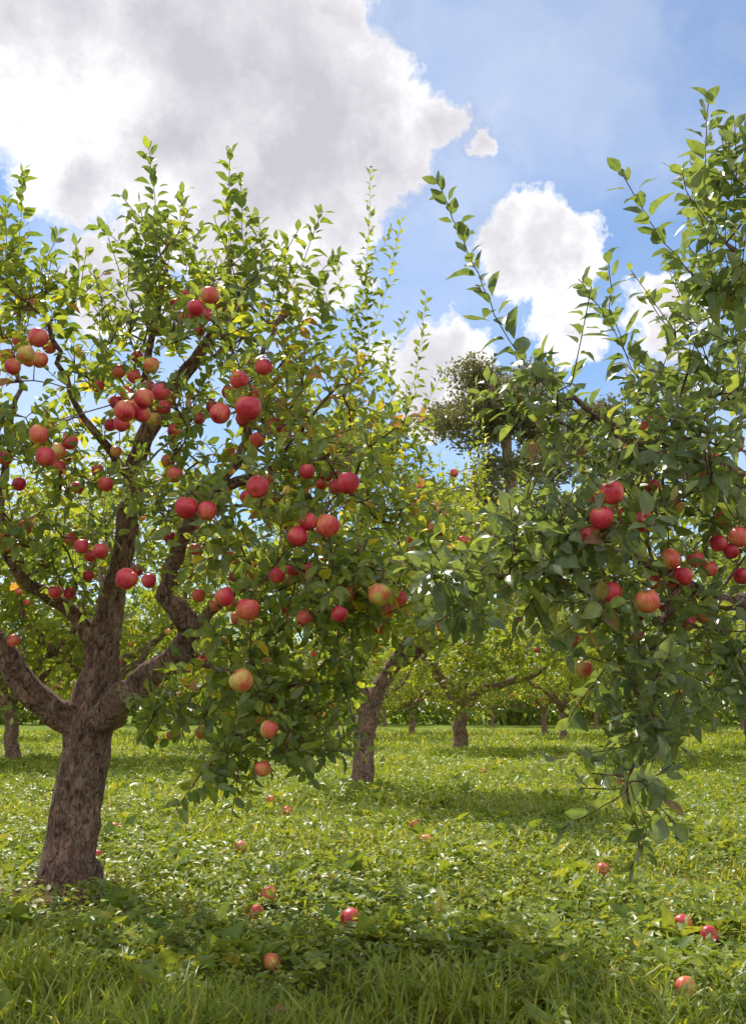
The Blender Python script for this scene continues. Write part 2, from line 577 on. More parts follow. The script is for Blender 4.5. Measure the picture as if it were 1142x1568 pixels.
T.poly(tr([(150, 1100, 5.12, 28), (190, 1065, 5.0, 24), (235, 1030, 4.9, 21), (275, 1000, 4.75, 19), (296, 962, 4.7, 18), (272, 935, 4.65, 16), (255, 912, 4.65, 14), (264, 870, 4.65, 12),
    (280, 820, 4.6, 11), (302, 775, 4.55, 10), (345, 745, 4.5, 9), (395, 725, 4.4, 7), (440, 712, 4.3, 5), (500, 700, 4.2, 3)]), 'near', .08, .008)
T.poly(tr([(275, 1003, 4.7, 9), (330, 1028, 4.55, 7), (380, 1035, 4.4, 6), (415, 1065, 4.2, 4), (420, 1130, 4.1, 3)]), 'near', .08, .008)
T.poly(tr([(348, 742, 4.5, 8), (375, 690, 4.5, 7), (388, 630, 4.5, 5), (400, 550, 4.5, 4), (440, 470, 4.5, 3)]), 'near', .08, .01)
T.poly(tr([(296, 955, 4.7, 9), (370, 900, 4.5, 7), (460, 870, 4.2, 6), (540, 880, 4.1, 4), (590, 910, 4.0, 3)]), 'near', .08, .01)
T.poly(tr([(205, 720, 4.95, 8), (170, 690, 4.8, 7), (130, 640, 4.7, 5), (95, 560, 4.6, 4), (60, 470, 4.5, 3)]), 'near', .08, .01)
T.poly(tr([(235, 650, 4.9, 8), (225, 580, 4.7, 6), (240, 480, 4.6, 5), (255, 400, 4.6, 3)]), 'near', .08, .01)

APL = [(60,515,34),(40,540,30),(20,560,28),(62,550,28),(232,557,28),(210,545,22),(182,568,24),(195,600,26),(248,600,30),(222,608,34),(192,628,38),(218,632,30),(188,648,28),(250,622,26),(170,650,22),(267,660,24),
 (60,664,34),(108,675,28),(88,690,30),(70,697,34),(90,714,26),(178,690,20),(163,740,26),(150,720,22),(268,725,28),(285,775,40),(318,780,34),(257,705,24),(338,632,36),(326,622,24),(380,622,46),(368,580,34),(405,560,30),
 (422,650,28),(393,672,28),(322,450,30),(300,470,30),(315,482,24),(270,465,22),(370,470,22),(283,452,20),(305,505,22),(260,370,20),(245,505,20),(395,745,40),(533,737,40),(503,803,42),(472,797,32),(455,820,36),(500,725,26),(470,720,28),
 (195,884,38),(228,888,26),(125,835,26),(155,842,28),(40,805,26),(18,835,24),(85,905,24),(107,908,22),(425,878,30),(450,868,28),(474,872,28),(380,930,40),(343,912,34),(305,910,24),(467,945,28),(480,908,24),(520,938,30),
 (582,908,40),(610,916,28),(590,934,28),(570,928,24),(530,905,30),(556,932,24),(583,958,26),(602,853,24),(368,1040,42),(22,980,22),(308,1120,24),(413,1115,32),(388,1105,22),(402,1175,28),(453,1148,26),(262,1125,16),(235,1130,16),
 (515,1030,18),(310,1012,22),(290,1044,20),(136,880,20),(350,852,22),(10,700,26),(30,740,24),(420,760,24),(350,690,22),
 (205,575,24),(236,640,24),(178,615,24),(350,600,24),(390,600,26),(408,640,24),(290,490,22),(335,465,22),(275,485,20),(76,530,24),(30,520,24),(50,680,24),(298,800,24),(480,820,24),(515,745,28),(380,760,28),(408,735,26),(365,945,26),(392,915,24),(355,925,24),(600,935,22),(545,920,24),(440,890,22),(540,750,22),
 (300,455,24),(318,466,22),(345,482,20),(228,592,24),(205,618,26),(260,610,22),(100,700,24),(75,650,22),(45,550,24),(12,545,26),(400,580,24),(372,640,26),(388,555,22),(438,660,22),(490,740,24),(525,725,26),(378,735,24),(432,862,22),(462,885,22),(395,935,26),(410,950,20),(330,925,22),(565,900,24),(598,900,24),(140,850,22),(110,825,22),(210,872,22),(5,820,24),(30,815,22),(418,1100,22),(395,1120,22),
 (150,590,22),(280,640,22),(305,640,22),(120,745,22),(300,840,22),(260,820,22),(340,830,22),(500,850,24),(520,880,22),(440,930,22),(420,1000,22),(360,880,22),(240,760,22),(440,800,24)]
ap, ar, an = apple_positions(APL, 3.35, 4.6, T.r)

BL = [(55,600,4.4,105,130,.9,34),(30,470,4.4,60,60,.5,12),(110,500,4.5,70,80,.5,12),(250,420,4.6,75,75,.5,24),(250,570,4.6,130,110,.8,34),(385,500,4.6,95,85,.6,34),(430,620,4.3,120,100,.9,44),(330,650,4.3,110,90,.8,14),
 (290,780,4.6,150,80,.8,24),(80,760,4.4,115,100,.9,32),(80,860,4.4,110,60,.8,18),(500,760,4.2,120,100,.9,48),(550,650,4.4,80,60,.6,18),(400,830,4.1,140,70,.8,30),(440,930,4.1,130,70,.8,38),(560,900,4.0,75,60,.6,24),
 (370,1020,4.1,80,60,.5,22),(400,1100,4.0,90,60,.4,20),(440,1150,3.9,50,40,.3,8),(350,1180,3.9,40,40,.3,7),(260,1080,4.3,40,45,.3,6),(490,1050,4.2,60,60,.4,12),(620,820,4.3,60,60,.5,10),(-120,700,4.6,120,260,1.2,36),
 (200,750,5.9,260,230,.6,22),(450,800,5.7,180,200,.6,18)]
cen = P(230, 850, 4.9)
yz = P(470, 640, 4.3); yz2 = P(20, 490, 4.4); yz3 = P(520, 800, 4.2)
def biasL(p):
    return .24 * math.exp(-(np.linalg.norm(p - yz) / .5) ** 2) + .34 * math.exp(-(np.linalg.norm(p - yz2) / .35) ** 2) + .15 * math.exp(-(np.linalg.norm(p - yz3) / .6) ** 2) + T.r.uniform(-.05, .08)
T.crown(blob_pts(T.r, BL, .74), cen, (2, 3), (.10, .26), .028, .076, biasL, .5)
for pl in [[(245,430,4.6),(240,330,4.6),(228,222,4.6)], [(285,420,4.6),(275,350,4.6),(280,290,4.6)], [(330,470,4.7),(300,400,4.6),(308,345,4.6)], [(352,400,4.7),(350,310,4.7),(353,230,4.7)], [(375,420,4.6),(370,330,4.6),(368,270,4.6)],
           [(20,520,4.4),(28,400,4.4),(38,262,4.4)], [(-10,480,4.3),(10,400,4.3),(8,300,4.3)], [(80,520,4.4),(120,450,4.4),(118,375,4.4)], [(240,470,4.5),(200,390,4.5),(150,345,4.5)], [(165,560,4.4),(155,520,4.4),(152,465,4.4)],
           [(430,500,4.5),(455,420,4.5),(495,322,4.5)], [(420,480,4.5),(440,420,4.5),(425,370,4.5)], [(470,560,4.4),(490,500,4.4),(500,465,4.4)], [(215,440,4.5),(222,370,4.5),(215,310,4.5)], [(390,440,4.6),(400,380,4.6),(395,330,4.6)],
           [(500,470,4.5),(490,420,4.5),(520,390,4.5)], [(60,470,4.4),(70,400,4.4),(90,360,4.4)]]:
    ids = T.poly([(P(*q_), 0) for q_ in pl], 'near', .06, .003, False)
    T.leafy(ids, .020, .096, -.10, .05, .15)
for pl in [[(380,1040,4.1),(350,1110,4.0),(345,1190,3.95)], [(400,1060,4.1),(440,1110,4.0),(455,1180,3.95)], [(330,1030,4.4),(300,1080,4.3),(262,1130,4.25)], [(470,960,4.1),(520,1030,4.0),(548,1130,4.0)], [(380,1050,4.0),(395,1130,3.9),(385,1210,3.9)],
           [(560,910,4.0),(600,960,3.9),(620,1010,3.9)], [(280,1010,4.5),(250,1060,4.4),(235,1120,4.4)]]:
    ids = T.poly([(P(*q_), 0) for q_ in pl], 'near', .06, .004, False)
    T.leafy(ids, .024, .08, -.1, .45, .15)
clear_apples(T, ap, ar)
hang(T, ap, ar, .070)
finish_tree("apple_tree", T, b0, M_LEAF, 0, (ap, ar, an))

# ------------------------------------------------------------------ RIGHT apple tree
T = Tree(23)
b1 = np.array([2.75, 4.3, 0])
def w(u, v, d, rp): 
    p = P(u, v, d); return (p, pxm(rp, p))
T.poly([(b1 + [0, 0, -.12], .24), (b1 + [0, 0, .05], .19), (b1 + [-.03, 0, .5], .15), w(1290, 1080, 4.2, 40), w(1240, 1000, 4.0, 26), w(1180, 935, 3.8, 18), w(1110, 920, 3.6, 12), w(1040, 890, 3.4, 9), w(960, 850, 3.2, 7), w(860, 875, 3.0, 5), w(760, 885, 2.95, 4), w(660, 910, 2.9, 3)], None, .09, .006)
T.poly([w(1240, 1000, 4.0, 24), w(1200, 850, 3.9, 18), w(1140, 745, 3.7, 14), w(1060, 705, 3.5, 10), w(1000, 700, 3.35, 8), w(940, 655, 3.2, 6), w(880, 605, 3.1, 4)], 'near', .09, .01)
T.poly([w(1200, 850, 3.9, 16), w(1180, 650, 3.6, 12), w(1150, 480, 3.4, 8), w(1120, 380, 3.3, 5)], 'near', .09, .01)
T.poly([w(1290, 1080, 4.2, 24), w(1380, 900, 4.2, 18), w(1420, 700, 4.2, 12), w(1400, 500, 4.1, 6)], 'near', .09, .01)
T.poly([w(1040, 890, 3.4, 6), w(1010, 960, 3.25, 5), w(992, 1040, 3.15, 4), w(985, 1130, 3.1, 3), w(962, 1210, 3.05, 2.2), w(985, 1300, 3.0, 1.6)], 'near', .07, .008)
APR = [(1008,640,32),(962,680,26),(935,752,42),(920,790,42),(901,817,38),(910,765,28),(985,797,36),(998,745,26),(965,775,28),(935,905,38),(990,918,42),(1045,880,34),(1025,855,36),(1008,872,28),(972,968,30),(1005,985,28),(1050,952,30),
 (1025,945,26),(893,1022,32),(1132,820,36),(1118,842,28),(1135,785,28),(1098,830,30),(880,980,20),(998,1122,34),(1027,1130,28),(940,1195,26),(1035,775,24),(1062,855,30),(1070,720,24),(1125,680,28),(1040,690,22),(682,955,34),(1135,880,30),
 (950,770,28),(1000,770,26),(925,810,26),(960,900,26),(1010,935,26),(985,945,24),(1085,870,26),(948,790,30),(970,800,26),(1025,890,28),(1000,890,26),(955,925,24),(1075,940,26),(1105,790,26),(985,655,24),(1090,700,26),(915,985,24)]
ap, ar, an = apple_positions(APR, 2.72, 3.4, T.r)
BR = [(1090,480,3.4,60,70,.4,18),(1110,320,3.4,50,80,.3,12),(1080,600,3.4,85,70,.5,24),(1010,690,3.3,80,50,.4,18),(1000,780,3.4,105,70,.5,26),(1090,760,3.5,80,110,.6,30),(900,820,3.0,85,45,.35,24),(800,880,2.95,85,32,.3,22),(700,910,2.9,60,28,.25,12),
 (1000,920,3.4,110,60,.5,28),(1090,950,3.6,70,90,.6,20),(920,930,3.0,55,50,.3,12),(985,1050,3.15,50,55,.3,13),(985,1130,3.1,40,40,.25,8),(955,1200,3.05,35,35,.2,5),(860,630,3.1,70,32,.3,12),(800,800,3.1,50,40,.3,3),(930,700,3.2,60,40,.3,8),
 (1110,1040,3.6,50,60,.4,8),(1290,700,4.0,150,380,1.1,56),(1080,800,4.9,150,230,.6,10),(1120,560,4.6,100,120,.5,6)]
cen = P(1250, 850, 4.0)
T.crown(blob_pts(T.r, BR, .57), cen, (2, 3), (.10, .26), .029, .080, lambda p: T.r.uniform(-.08, .12), .45)
for pl in [[(1000,700,3.3),(900,640,3.2),(830,590,3.1),(768,500,3.05),(705,360,3.0),(672,285,3.0)], [(1150,500,3.4),(1060,420,3.25),(995,340,3.2),(950,262,3.15)], [(1120,420,3.3),(1080,290,3.3),(1085,150,3.3)], [(1010,660,3.3),(965,560,3.2),(935,470,3.15),(932,400,3.1)],
           [(975,560,3.2),(930,490,3.15),(885,425,3.1)], [(1130,380,3.3),(1125,300,3.3),(1148,200,3.3)], [(1060,640,3.3),(1010,590,3.2),(1030,520,3.2)], [(1100,360,3.3),(1060,310,3.25),(1040,255,3.25)], [(1130,460,3.3),(1085,440,3.2),(1030,390,3.2)],
           [(1090,560,3.3),(1060,520,3.2),(1055,450,3.2)], [(880,610,3.1),(840,560,3.1),(830,545,3.1)], [(1110,340,3.3),(1120,260,3.3),(1110,200,3.3)]]:
    ids = T.poly([(P(*q_), 0) for q_ in pl], 'near', .06, .003, False)
    T.leafy(ids, .022, .102, -.08, .05, .12)
for pl in [[(962,1200,3.05),(905,1245,3.0),(860,1270,3.0)], [(985,1060,3.1),(1010,1120,3.1),(1050,1150,3.1)], [(980,1130,3.1),(930,1150,3.0),(840,1160,3.0)], [(965,1215,3.05),(990,1260,3.0),(965,1330,3.0)],
           [(760,885,2.95),(700,930,2.9),(650,925,2.85)], [(860,880,3.0),(800,940,2.95),(780,990,2.9)], [(940,1000,3.1),(900,1060,3.05),(870,1100,3.0)], [(990,1000,3.1),(1040,1060,3.1),(1060,1110,3.1)], [(1110,950,3.5),(1120,1060,3.4),(1090,1110,3.4)]]:
    ids = T.poly([(P(*q_), 0) for q_ in pl], 'near', .06, .004, False)
    T.leafy(ids, .027, .080, -.05, .5, .1)
clear_apples(T, ap, ar)
hang(T, ap, ar, .074)
finish_tree("apple_tree", T, b1, M_LEAF_R, 0, (ap, ar, an))

# ------------------------------------------------------------------ MID tree
T = Tree(31)
b2 = PG(556, 1205)
dm = b2[1]
T.poly([(b2 + [0, 0, -.1], .18)] + tr([(556, 1195, dm, 18), (558, 1150, dm, 16), (562, 1100, dm, 16), (582, 1050, dm, 12), (615, 1000, dm, 10), (640, 930, dm - .2, 8), (640, 800, dm - .5, 5)]), None, .15, .012)
T.poly(tr([(560, 1085, dm, 13), (545, 1030, dm, 12), (540, 960, dm - .3, 9), (555, 850, dm - .5, 7), (560, 740, dm - .8, 5), (558, 640, dm - 1, 3)]), 'near', .15, .015)
T.poly(tr([(600, 1020, dm, 9), (660, 985, dm - .3, 7), (720, 950, dm - .6, 5), (760, 880, dm - .6, 4)]), 'near', .15, .015)
T.poly(tr([(548, 1030, dm, 9), (500, 980, dm, 7), (450, 900, dm, 5), (430, 800, dm, 4)]), 'near', .15, .015)
BM = [(560,720,dm-1,85,110,1.2,40),(640,790,dm-1,90,90,1.2,44),(600,880,dm-1,120,80,1.3,54),(700,870,dm-1,80,60,1.2,32),(500,880,dm,100,120,1.3,30),(690,950,dm-1,90,50,1,26),(540,1010,dm-.5,90,40,1,16),(480,740,dm,90,80,1,18),(610,960,dm-1.2,80,50,.9,14)]
T.crown(blob_pts(T.r, BM, .8), P(590, 900, dm), (2, 4), (.2, .5), .055, .125, lambda p: .12, .8, .2)
for pl in [[(560,640),(553,500),(563,380),(568,258)], [(556,560),(590,450),(614,342)], [(610,680),(638,560),(652,452)], [(600,700),(600,600),(590,520)], [(640,690),(655,620),(680,565)], [(540,640),(525,560),(545,470)], [(550,500),(570,440),(540,400)],
           [(520,660),(510,560),(490,470)], [(645,720),(625,640),(622,590)], [(575,600),(600,540),(620,480)], [(560,420),(585,380),(600,350)], [(545,560),(530,480),(515,400)]]:
    ids = T.poly([(P(a, b, dm - 1), 0) for a, b in pl], 'near', .15, .006, False)
    T.leafy(ids, .045, .145, -.15, .0, .12)
rr = T.r
pts = [P(rr.uniform(470, 720), rr.uniform(720, 1000), dm - rr.uniform(1, 2.2)) for _ in range(26)]
finish_tree("apple_tree", T, b2, M_LEAF_Y, 1, (np.array(pts), rr.uniform(.04, .05, 26), rr.uniform(.1, .7, 26)), 14)

# ------------------------------------------------------------------ THIRD tree
T = Tree(37)
b3 = PG(703, 1147)
dt = b3[1]
T.poly([(b3 + [0, 0, -.1], .24)] + tr([(703, 1140, dt, 12), (704, 1100, dt, 11), (690, 1060, dt, 9), (662, 1022, dt, 7), (640, 980, dt, 5), (640, 880, dt, 4)]), None, .25, .02)
T.poly(tr([(706, 1085, dt, 8), (740, 1055, dt, 7), (790, 1042, dt, 5), (830, 1025, dt, 3.5), (870, 960, dt, 2)]), 'near', .25, .02)
T.poly(tr([(704, 1075, dt, 8), (720, 980, dt, 7), (730, 850, dt, 5), (728, 720, dt - 1, 3)]), 'near', .25, .02)
BT = [(730,860,dt-1,110,100,2.2,80),(800,930,dt-1,110,90,2.2,60),(670,950,dt-1,90,80,2,40),(725,770,dt-1,35,50,1.2,12),(840,850,dt,90,60,2,34),(700,1020,dt-1,70,30,1.5,14),(820,1010,dt-1,80,30,1.5,14),(715,1070,dt-1.5,28,25,.6,7)]
T.crown(blob_pts(T.r, BT, .9), P(730, 900, dt), (3, 5), (.35, .8), .10, .20, lambda p: .15, .9, .35)
for pl in [[(728,760),(725,680),(720,610)], [(735,770),(742,700),(738,640)], [(760,810),(790,750),(800,710)], [(690,800),(690,750),(700,710)]]:
    ids = T.poly([(P(a, b, dt - 1), 0) for a, b in pl], 'near', .25, .01, False)
    T.leafy(ids, .07, .2, .1, .0, .1)
finish_tree("apple_tree", T, b3, M_LEAF_Y, 1, None, 12)

# ------------------------------------------------------------------ background orchard prototypes
protos = []
for si in range(3):
    T = Tree(50 + si)
    r = T.r
    h0 = r.uniform(.9, 1.2)
    T.poly([((0, 0, -.1), .16), ((0, 0, .05), .13), ((r.normal(0, .08), r.normal(0, .08), h0 * .6), .11), ((r.normal(0, .1), 0, h0), .10)], None, .2, .02)
    nl = 5
    for k in range(nl):
        a = 6.283 * k / nl + r.uniform(-.4, .4)
        rr_ = r.uniform(1.2, 1.9)
        T.poly([((0, 0, h0 - .1), .07), ((math.cos(a) * .6, math.sin(a) * .6, h0 + .5), .06), ((math.cos(a) * rr_, math.sin(a) * rr_, h0 + 1.2), .04), ((math.cos(a) * rr_ * 1.15, math.sin(a) * rr_ * 1.15, h0 + 2.6), .02)], 'near', .2, .03)
    pts = []
    for _ in range(190):
        q_ = r.normal(0, 1, 3); q_ /= np.linalg.norm(q_); q_ *= r.uniform(.25, 1) ** .5
        pts.append(q_ * np.array([2.3, 2.3, 1.9]) + np.array([0, 0, 2.9]) + r.normal(0, .15, 3))
    T.crown(pts, np.array([0, 0, 2.6]), (3, 4), (.3, .75), .085, .18, lambda p: .1, .9, .3)
    for _ in range(14):
        a = r.uniform(0, 6.28); q0 = r.uniform(0, 1.6)
        p0 = np.array([math.cos(a) * q0, math.sin(a) * q0, 4.1])
        ids = T.poly([(p0, 0), (p0 + [r.normal(0, .1), r.normal(0, .1), .6], 0), (p0 + [r.normal(0, .25), r.normal(0, .25), r.uniform(.9, 1.3)], 0)], 'near', .2, .01, False)
        T.leafy(ids, .06, .16, .1, 0, .2)
    na = 34
    aps = []
    for _ in range(na):
        q_ = r.normal(0, 1, 3); q_ /= np.linalg.norm(q_)
        aps.append(q_ * np.array([2.2, 2.2, 1.5]) + np.array([0, 0, 2.6]))
    wm = T.wood("trunk_and_branches", sides_big=10)
    lm = T.leafmesh("leaves", M_LEAF_Y, 1)
    am = apples_mesh("apples", np.array(aps), r.uniform(.042, .055, na), r.uniform(0, .7, na))
    protos.append((wm, lm, am))

def place(i, x, y, s, rot):
    e = empty("apple_tree", (x, y, 0))
    e.scale = (s, s, s); e.rotation_euler = (0, 0, rot)
    for nme, me in zip(("trunk_and_branches", "leaves", "apples"), protos[i]):
        add_obj(nme, me, e)

pr = np.random.default_rng(5)
g = PG(18, 1165); place(0, g[0], g[1], 1.05, .5)
for y, xs in [(11.5, (-8.5, 8.6)), (17.5, (-4.6, 5.8, 11)), (24, (-14, -3.2, 9.5, 15)), (30, (-11, -5.5, 0.4, 5.6, 12.5)), (37, (-17, -11, -5, 1.2, 7, 13.5, 20)), (46, (-22, -14, -8, -1.5, 4.5, 11, 18, 25)), (56, (-24, -16, -8, 0, 7, 15, 24))]:
    for x in xs:
        sc_ = pr.uniform(.9, 1.1) * (1.0 if y < 25 else .9)
        place(int(pr.integers(0, 3)), x + pr.normal(0, .35), y + pr.normal(0, .5), sc_, pr.uniform(0, 6.28))
place(1, -6.6, 5.4, .9, 2.0)

# ------------------------------------------------------------------ oak + distant trees
def cloud_tree(name, x, y, h, wd, n, size, mat, seed, nb=26):
    r = np.random.default_rng(seed)
    T = Tree(seed)
    T.poly([((x, y, -.1), h * .035), ((x, y, h * .2), h * .028), ((x + .3, y, h * .45), h * .02), ((x, y, h * .8), h * .008)], None, 1.0, .05)
    cs = []
    for k in range(nb):
        a = r.uniform(0, 6.28); q0 = math.sqrt(r.uniform(0, 1)); z = r.uniform(.45, 1)
        env = math.sqrt(max(.05, 1 - ((z - .62) / .42) ** 2))
        cs.append(np.array([x + math.cos(a) * q0 * wd * .45 * env, y + math.sin(a) * q0 * wd * .45 * env, h * (z * .93)]))
    for c in cs:
        T.twig_to(c, 1.0, .1)
    m = n // nb
    for c in cs:
        rad = r.uniform(.07, .14) * wd
        q_ = nrm(r.normal(0, 1, (m, 3))) * (r.uniform(.05, 1.25, (m, 1)) ** .6)
        pp = c + q_ * rad * np.array([1, 1, .75])
        dd = nrm(q_ * .4 + r.normal(0, .8, (m, 3)))
        uu = nrm(q_ * .5 + r.normal(0, .7, (m, 3)) + [0, 0, .4])
        tone = r.normal(0, .12)
        T.lp += list(pp); T.ld += list(dd); T.lu += list(uu); T.ls += list(size * r.uniform(.5, 1.3, m)); T.lr += list(np.clip(r.normal(.45 + tone, .24, m), 0, 1))
    finish_tree(name, T, np.array([x, y, 0.]), mat, 1, None, 10)
oc = P(775, 700, 64)
cloud_tree("oak_tree", oc[0], 64, 27.5, 13.5, 30000, .34, M_OAK, 91, 75)
oc = P(895, 700, 72)
cloud_tree("oak_tree", oc[0], 72, 27.0, 12, 17000, .38, M_OAK, 92, 50)

r = np.random.default_rng(77)
N = 40000
xx = r.uniform(-60, 60, N); top = 6.5 + 2.0 * np.sin(xx * .31) + 1.5 * np.sin(xx * .83 + 2) + 1.0 * np.sin(xx * 2.1)
zz = top * r.uniform(0, 1, N) ** 1.15
yy = 62 + 5 * r.uniform(0, 1, N) + 1.5 * np.sin(xx * 1.1 + zz * .8)
pp = np.stack([xx, yy, zz], 1) + r.normal(0, .25, (N, 3)); pp[:, 2] = np.abs(pp[:, 2])
me = leaves_mesh("distant_trees", pp, r.normal(0, 1, (N, 3)), r.normal(0, 1, (N, 3)) + [0, -.6, .8], r.uniform(.35, .75, N), np.clip(r.normal(.2, .2, N), 0, 1), M_LEAF_Y, 1)
add_obj("distant_trees", me)

# ------------------------------------------------------------------ stacked picking crates far off on the right
m_cr, nt_, out_ = new_mat("crate_orange")
pbc = nt_.nodes.new("ShaderNodeBsdfPrincipled")
tcc = nt_.nodes.new("ShaderNodeTexCoord")
nt_.links.new(ramp(nt_, tnoise(nt_, tcc.outputs["Object"], 8, 3), [(.3, (.40, .09, .04)), (.7, (.55, .16, .07))]), pbc.inputs["Base Color"])
pbc.inputs["Roughness"].default_value = .6
nt_.links.new(pbc.outputs[0], out_.inputs[0])
cv = []; cf = []
def box(x0, x1, y0, y1, z0, z1):
    b = len(cv)
    for z in (z0, z1):
        cv.extend([(x0, y0, z), (x1, y0, z), (x1, y1, z), (x0, y1, z)])
    for f in ((0, 3, 2, 1), (4, 5, 6, 7), (0, 1, 5, 4), (1, 2, 6, 5), (2, 3, 7, 6), (3, 0, 4, 7)):
        cf.append([b + i for i in f])
for lv in range(2):
    z = .02 + lv * .30
    box(-.19, .19, -.18, .18, z, z + .02)
    for k in range(3):
        za = z + .04 + k * .085
        box(-.21, .21, -.20, -.185, za, za + .06); box(-.21, .21, .185, .20, za, za + .06)
        box(-.21, -.195, -.183, .183, za, za + .06); box(.195, .21, -.183, .183, za, za + .06)
    for sx_ in (-1, 1):
        for sy_ in (-1, 1):
            box(sx_ * .178 - .014, sx_ * .178 + .014, sy_ * .168 - .014, sy_ * .168 + .014, z + .021, z + .295)
cp_ = PG(1063, 1125)
add_obj("fruit_crate_stack", mk_mesh("fruit_crate_stack", np.array(cv), np.array(cf).ravel(), np.full(len(cf), 4), None, False, m_cr), None, tuple(cp_))

# ------------------------------------------------------------------ fallen apples
FA = [(175,1270,26),(150,1303,16),(300,1218,18),(368,1297,28),(440,1240,20),(415,1228,18),(541,1330,30),(412,1376,34),(538,1408,32),(415,1465,28),(636,1265,21),(652,1292,25),(922,1331,31),(1045,1415,38),(1085,1428,30),(1048,1520,36),(740,1182,14),(392,1392,24)]
fpos = []; frad = []
fr_ = np.random.default_rng(3)
for i, (u, v, s_) in enumerate(FA):
    p = PG(u, v, .045)
    rad = min(max(pxm(s_, p) / 2 * .92, .026), .040)
    p[2] = rad * .9 + .016 + float(gh(p[0], p[1]))
    fpos.append(p); frad.append(rad)
    Z = nrm(fr_.normal(0, 1, 3)); Xv = nrm(np.cross([.1, 1, .3], Z)); Yv = np.cross(Z, Xv)
    V, idx, sz, k = instance_template(AT, AF, np.zeros((1, 3)), Xv[None], Yv[None], Z[None], np.array([rad]))
    me = mk_mesh("fallen_apple", V, idx, sz, {"rnd": np.full(k, fr_.uniform(.1, .6)), "mid": AM}, True, M_APPLE)
    add_obj("fallen_apple", me, None, tuple(p))
fpos = np.array(fpos)

# ------------------------------------------------------------------ grass and weeds
def nfield(x, y, s, o=0.0):
    return (np.sin(x * s + 1.7 * np.sin(y * s * .7 + o)) + np.sin(y * s * 1.3 + 1.3 * np.sin(x * s * .9 + 2 + o)) + np.sin((x + y) * s * .6 + o * 2)) / 3

def scatter(n, y0, y1, pw, wx=.55, add=.8):
    u = R.uniform(0, 1, n)
    k = 2 - pw
    y = (y0 ** k + u * (y1 ** k - y0 ** k)) ** (1 / k)
    x = R.uniform(-1, 1, n) * (wx * y + add)
    return x, y

def keep_mask(x, y):
    m = (np.hypot(x - b0[0], y - b0[1]) > .21 + .1 * R.uniform(0, 1, len(x)))
    for p in fpos:
        m &= ~((np.abs(x - p[0]) < .045) & (y > p[1] - .20) & (y < p[1] + .05))
    return m

NG = 235000
x, y = scatter(NG, 1.6, 42, 1.8)
m = keep_mask(x, y)
bare = nfield(x, y, 2.1, .3)
weedy = nfield(x, y, 1.6, 2.2)
dist0 = np.hypot(x - b0[0], y - b0[1] + .2)
m &= R.uniform(0, 1, NG) < np.clip(.8 + bare * .6 - .4 * np.clip(weedy * 2, 0, 1) * (y > 3), .12, 1) * np.clip((dist0 - .1) / .6, .1, 1)
x = x[m]; y = y[m]; n = len(x)
tuft = nfield(x, y, 5.3, 1.1) * .5 + .5
tuft2 = np.clip(nfield(x, y, 9.7, 4.1) * 1.5, 0, 1)
ln = (.032 + .05 * tuft ** 1.5 + .07 * tuft2 * tuft + .015 * R.normal(0, 1, n)) * (1 + .9 * np.clip((3.7 - y) / 1.2, 0, 1)) * R.uniform(.6, 1.3, n)
ln = np.clip(ln, .02, .22) * (1 + .03 * y)
wd = .0026 * (1 + y * .2) * R.uniform(.7, 1.3, n)
la = R.uniform(0, 6.283, n); lean = R.uniform(.2, 1.15, n)
L = np.stack([np.cos(la), np.sin(la), np.zeros(n)], 1)
S = np.stack([-np.sin(la + R.normal(0, .5, n)), np.cos(la + R.normal(0, .5, n)), np.zeros(n)], 1)
B = np.stack([x, y, gh(x, y) - .005], 1)
V = np.zeros((n, 7, 3))
for i, (t, wf) in enumerate(((0, 1.), (.4, .95), (.75, .6))):
    c = B + L * (lean * ln * t ** 1.8)[:, None] + np.array([0, 0, 1.]) * (ln * t * (1 - .35 * lean * t))[:, None]
    V[:, 2 * i] = c - S * (wd * wf)[:, None]
    V[:, 2 * i + 1] = c + S * (wd * wf)[:, None]
V[:, 6] = B + L * (lean * ln)[:, None] + np.array([0, 0, 1.]) * (ln * (1 - .35 * lean))[:, None]
fl = np.array([0, 1, 3, 2, 2, 3, 5, 4, 4, 5, 6])
idx = (np.arange(n)[:, None] * 7 + fl[None]).ravel()
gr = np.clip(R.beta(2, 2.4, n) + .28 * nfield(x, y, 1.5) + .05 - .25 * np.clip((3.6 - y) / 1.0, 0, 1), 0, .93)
gr[R.uniform(0, 1, n) < .06] = 1.0
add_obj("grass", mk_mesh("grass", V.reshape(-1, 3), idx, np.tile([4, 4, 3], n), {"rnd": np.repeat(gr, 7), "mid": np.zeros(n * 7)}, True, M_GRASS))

NW = 26000
x, y = scatter(NW, 1.9, 22, 1.6)
wz = nfield(x, y, 1.6, 2.2)
m = keep_mask(x, y) & (R.uniform(0, 1, NW) < np.clip(.4 + wz * .9 + .3 * np.clip((y - 3.2) / 1.5, -1, 1) + .4 * ((x > .4) & (y > 2.7)), .03, 1))
x = x[m]; y = y[m]; n = len(x)
k = 6
big = (R.uniform(0, 1, n) < .08)
sz = R.uniform(.018, .04, n) * (1 + .035 * y); sz = np.where(big, sz * 2.4, sz)
X = np.repeat(x, k); Y = np.repeat(y, k); SZ = np.repeat(sz, k) * R.uniform(.6, 1.2, n * k); BG = np.repeat(big, k)
a = np.tile(np.arange(k) * 2.4, n) + np.repeat(R.uniform(0, 6.28, n), k)
out = R.uniform(.2, 1.6, n * k) * SZ
z = gh(X, Y) + R.uniform(.015, .075, n * k) * np.repeat(R.uniform(.6, 1.5, n), k)
z = np.where(BG, gh(X, Y) + .02, z); out = np.where(BG, 0.006, out)
pos = np.stack([X + np.cos(a) * out, Y + np.sin(a) * out, z], 1)
el = np.where(BG, R.uniform(.3, 1.4, n * k), R.uniform(-.2, .45, n * k))
dr = np.stack([np.cos(a), np.sin(a), el], 1)
